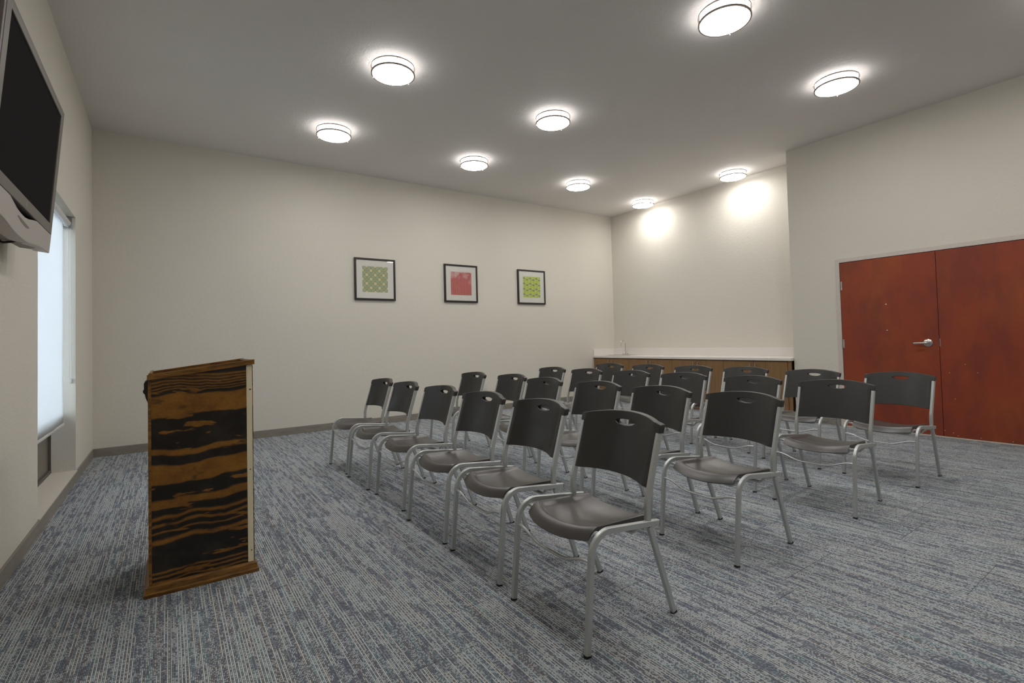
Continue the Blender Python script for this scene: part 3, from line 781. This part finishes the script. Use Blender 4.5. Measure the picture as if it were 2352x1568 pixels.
def xp(z): return .386 + (z-.575)*.322          # centre line of the upright post
ZB, ZS, HY = .573, .797, .257
def back_bm():
    def ztop(y): return .830 + .026*(1-(y/HY)**2)
    out = []
    for k in range(21):                                  # bottom edge
        y = -.234+.468*k/20; out.append((y, ZB+.008*(1-(y/.234)**2)))
    out += [(.234, .65), (.234, .72), (.234, ZS), (HY-.001, ZS)]
    for k in range(5):
        a = math.pi/2*k/4; r = .007
        out.append((HY-r+r*math.cos(a), ztop(HY)-r+r*math.sin(a)))
    for k in range(1, 28):
        y = (HY-.007)*(1-2*k/28); out.append((y, ztop(y)))
    for k in range(5):
        a = math.pi/2*(1+k/4); r = .007
        out.append((-HY+r+r*math.cos(a), ztop(HY)-r+r*math.sin(a)))
    out += [(-HY+.001, ZS), (-.234, ZS), (-.234, .72), (-.234, .65)]
    hole = []
    for k in range(32):
        a = 2*math.pi*k/32; c, s = math.cos(a), math.sin(a)
        hole.append((.067*c, .812 + (.0115*s if s > 0 else .0235*s)))
    def inside(p, poly):
        x, y = p; r = False; j = len(poly)-1
        for i in range(len(poly)):
            xi, yi = poly[i]; xj, yj = poly[j]
            if (yi > y) != (yj > y) and x < (xj-xi)*(y-yi)/(yj-yi)+xi: r = not r
            j = i
        return r
    pts = list(out); n0 = len(out); pts += hole; n1 = len(pts)
    for i in range(-21, 22):
        for j in range(0, 24):
            p = (i*.0121, ZB+.004+j*.0121)
            if inside(p, out) and not inside(p, hole):
                dm = min((p[0]-q[0])**2+(p[1]-q[1])**2 for q in pts[:n1])
                if dm > .0048**2: pts.append(p)
    edges = [(i, (i+1) % n0) for i in range(n0)] + [(n0+i, n0+(i+1) % 32) for i in range(32)]
    V, Ed, F, *_ = delaunay_2d_cdt([Vector(p) for p in pts], edges, [], 0, 1e-7)
    tris = []
    for f in F:
        c = (sum(V[i].x for i in f)/3, sum(V[i].y for i in f)/3)
        if inside(c, out) and not inside(c, hole): tris.append(f)
    bm = BM()
    def fp(y, z):
        b = .053*(1-(y/.214)**2) if abs(y) < .214 else 0.0
        return xp(z)-.013+b
    fr_, bk_ = [], []
    for v in V:
        y, z = v.x, v.y
        cap = smooth(.775, .800, z); x = fp(y, z) - .004*cap*smooth(.20, .235, abs(y))
        rnd = smooth(.832, .860, z-.0)*.0
        hd = min(math.hypot(y-a, z-b) for a, b in hole)
        th = .011 + .022*max(cap*1.0, .95*(1-smooth(.002, .022, hd)))
        fr_.append(bm.verts.new((x, y, z))); bk_.append(bm.verts.new((x+th, y, z+.0)))
    cnt = {}; dirs = {}
    for f in tris:
        bm.faces.new([fr_[i] for i in f]); bm.faces.new([bk_[i] for i in reversed(f)])
        for a, b in zip(f, f[1:]+f[:1]):
            k = (min(a, b), max(a, b)); cnt[k] = cnt.get(k, 0)+1; dirs[k] = (a, b)
    edg = [dirs[k] for k, c in cnt.items() if c == 1]
    nrm = {}
    for a, b in edg:                                     # outward 2D normal of each rim vertex
        d = (V[b]-V[a]).normalized(); n = Vector((d.y, -d.x))
        for i in (a, b): nrm[i] = nrm.get(i, Vector((0, 0)))+n
    R = .0032; ring = {}
    for i, n in nrm.items():
        n = n.normalized() if n.length > 1e-6 else Vector((0, 0)); f0, b0 = fr_[i].co, bk_[i].co; L = []
        for o, d in ((.55, .18), (1.0, 1.0)):
            L.append(bm.verts.new((f0.x+R*d, f0.y+n.x*R*o, f0.z+n.y*R*o)))
        for o, d in ((1.0, 1.0), (.55, .18)):
            L.append(bm.verts.new((b0.x-R*d, b0.y+n.x*R*o, b0.z+n.y*R*o)))
        ring[i] = [fr_[i]]+L+[bk_[i]]
    for a, b in edg:
        for k in range(5): bm.faces.new([ring[a][k], ring[a][k+1], ring[b][k+1], ring[b][k]])
    for v in [v for v in bm.verts if not v.link_faces]: bm.verts.remove(v)
    return bm

SEC = octa(.020, .0255)
def make_chair(label):
    t = thing('stacking_chair', label, 'chair', (0, 0, 0), 0, 'charcoal stacking chairs set out in four rows')
    obj('seat', seat_bm(), SEATP, t, smooth=True)
    obj('backrest', back_bm(), PLASTIC, t, smooth=True, sharp=22)
    for s in (1, -1):
        b = BM()
        pts = fillet([(.003, s*.260, .004), (.046, s*.2575, .4585), (.428, s*.247, .4165)], [.092], 10)
        sweep(b, pts, SEC, (0, 1, 0)); lg_ = obj('leg', b, SILVER, t, smooth=True)
        b = BM(); sweep(b, [(.002, s*.260, 0), (.0035, s*.260, .008)], octa(.022, .0275), (0, 1, 0)); obj('foot_cap', b, RUBBER, lg_)
        b = BM(); sweep(b, [(.374, s*.2475, .412), (.521, s*.2365, .004)], SEC, (0, 1, 0)); lr_ = obj('leg', b, SILVER, t, smooth=True)
        b = BM(); sweep(b, [(.5225, s*.2365, 0), (.5195, s*.2367, .008)], octa(.022, .0285), (0, 1, 0)); obj('foot_cap', b, RUBBER, lr_)
        b = BM()
        pts = fillet([(.366, s*.2465, .425), (.367, s*.2465, .512), (xp(.80), s*.2465, .808)], [.16], 8)
        sweep(b, pts, octa(.020, .0265), (0, 1, 0)); obj('back_post', b, SILVER, t, smooth=True)
        obj('rail_end_cap', sweep(BM(), [(.4279, s*.247, .41652), (.4310, s*.2469, .41615)], octa(.0195, .025), (0, 1, 0)), RUBBER, t)
    b = BM(); pts = []
    for k in range(29):
        y = -.252+.504*k/28; pts.append((.034, y, .346-.040*(1-smooth(.07, .235, abs(y)))))
    sweep(b, pts, circ(.0078, 10, .0062), (1, 0, 0)); obj('stretcher', b, SILVER, t, smooth=True)
    for x, z in ((.098, .428), (.345, .409)):
        b = BM(); sweep(b, fillet([(x, -.252, z), (x, -.222, z), (x, -.18, z-.040), (x, .18, z-.040), (x, .222, z), (x, .252, z)], [.02, .03, .03, .02], 4), octa(.018, .012), (1, 0, 0)); obj('crossbar', b, SILVER, t, smooth=True)
    return t

CH = {'A1': (1.372, 5.063, 1.5), 'A2': (1.368, 4.425, 0.8), 'A3': (1.391, 3.737, 2.0), 'A4': (1.361, 3.012, 1.5), 'A5': (1.354, 2.379, -1.4), 'A6': (1.317, 1.705, -2.2), 'B1': (2.534, 5.161, 1.2), 'B2': (2.595, 4.456, -0.1), 'B3': (2.487, 3.753, 0.0), 'B4': (2.49, 3.035, 0.6), 'B5': (2.478, 2.386, -0.6), 'B6': (2.469, 1.784, -4.5), 'C1': (3.752, 5.177, 0.9), 'C2': (3.741, 4.501, 0.8), 'C3': (3.758, 3.814, -0.1), 'C4': (3.765, 3.122, 1.8), 'C5': (3.726, 2.408, -0.3), 'C6': (3.677, 1.708, 1.9), 'D1': (4.854, 5.203, 0.6), 'D2': (4.859, 4.503, 0.2), 'D3': (4.874, 3.804, 1.1), 'D4': (4.909, 3.144, 1.4), 'D5': (4.805, 2.414, -2.1), 'D6': (4.788, 1.697, -2.4)}
ROWN = {'A': 'front row facing the lectern', 'B': 'second row', 'C': 'third row', 'D': 'back row by the doors'}
SEATN = {1: 'end chair nearest the picture wall', 2: 'second chair from the picture wall', 3: 'third chair from the picture wall',
         4: 'fourth chair from the picture wall', 5: 'fifth chair from the picture wall', 6: 'end chair farthest from the picture wall'}
c0 = None
for k, (x, y, a) in CH.items():
    lb = 'charcoal plastic chair, %s, %s' % (ROWN[k[0]], SEATN[int(k[1])])
    if c0 is None:
        c0 = make_chair(lb); c0.location = (x, y, 0); c0.rotation_euler = (0, 0, rad(a))
    else: dup(c0, (x, y, 0), rad(a), lb)

# ------------------------------------------------------------------ world, camera, view
W_ = bpy.data.worlds.new('overcast_sky'); S.world = W_; W_.use_nodes = True
wt = W_.node_tree; bg = wt.nodes['Background']; bg.inputs[0].default_value = (.72, .86, 1.0, 1); bg.inputs[1].default_value = 8.0

def cam_matrix(yaw, pitch, roll, Hc):
    cy, sy_, cp, sp_ = math.cos(yaw), math.sin(yaw), math.cos(pitch), math.sin(pitch)
    f = Vector((sy_*cp, cy*cp, sp_)); r = Vector((cy, -sy_, 0)); u = r.cross(f)
    cr, sr = math.cos(roll), math.sin(roll)
    R, U = r*cr+u*sr, u*cr-r*sr
    m = Matrix((R, U, -f)).transposed().to_4x4(); m.translation = Vector((0, 0, Hc)); return m
cd = bpy.data.cameras.new('camera'); co = bpy.data.objects.new('camera', cd); COL.objects.link(co)
cd.sensor_width = 36; cd.lens = 1144.01/2352*36; cd.shift_y = -30.945/2352
cd.clip_start = .05; cd.clip_end = 200
co.matrix_world = cam_matrix(.60452, .027517, -.025261, 1.20945)
S.camera = co
S.view_settings.view_transform = 'Standard'; S.view_settings.look = 'None'
S.view_settings.exposure = 0.87; S.view_settings.gamma = 1.0; S.view_settings.use_curve_mapping = False
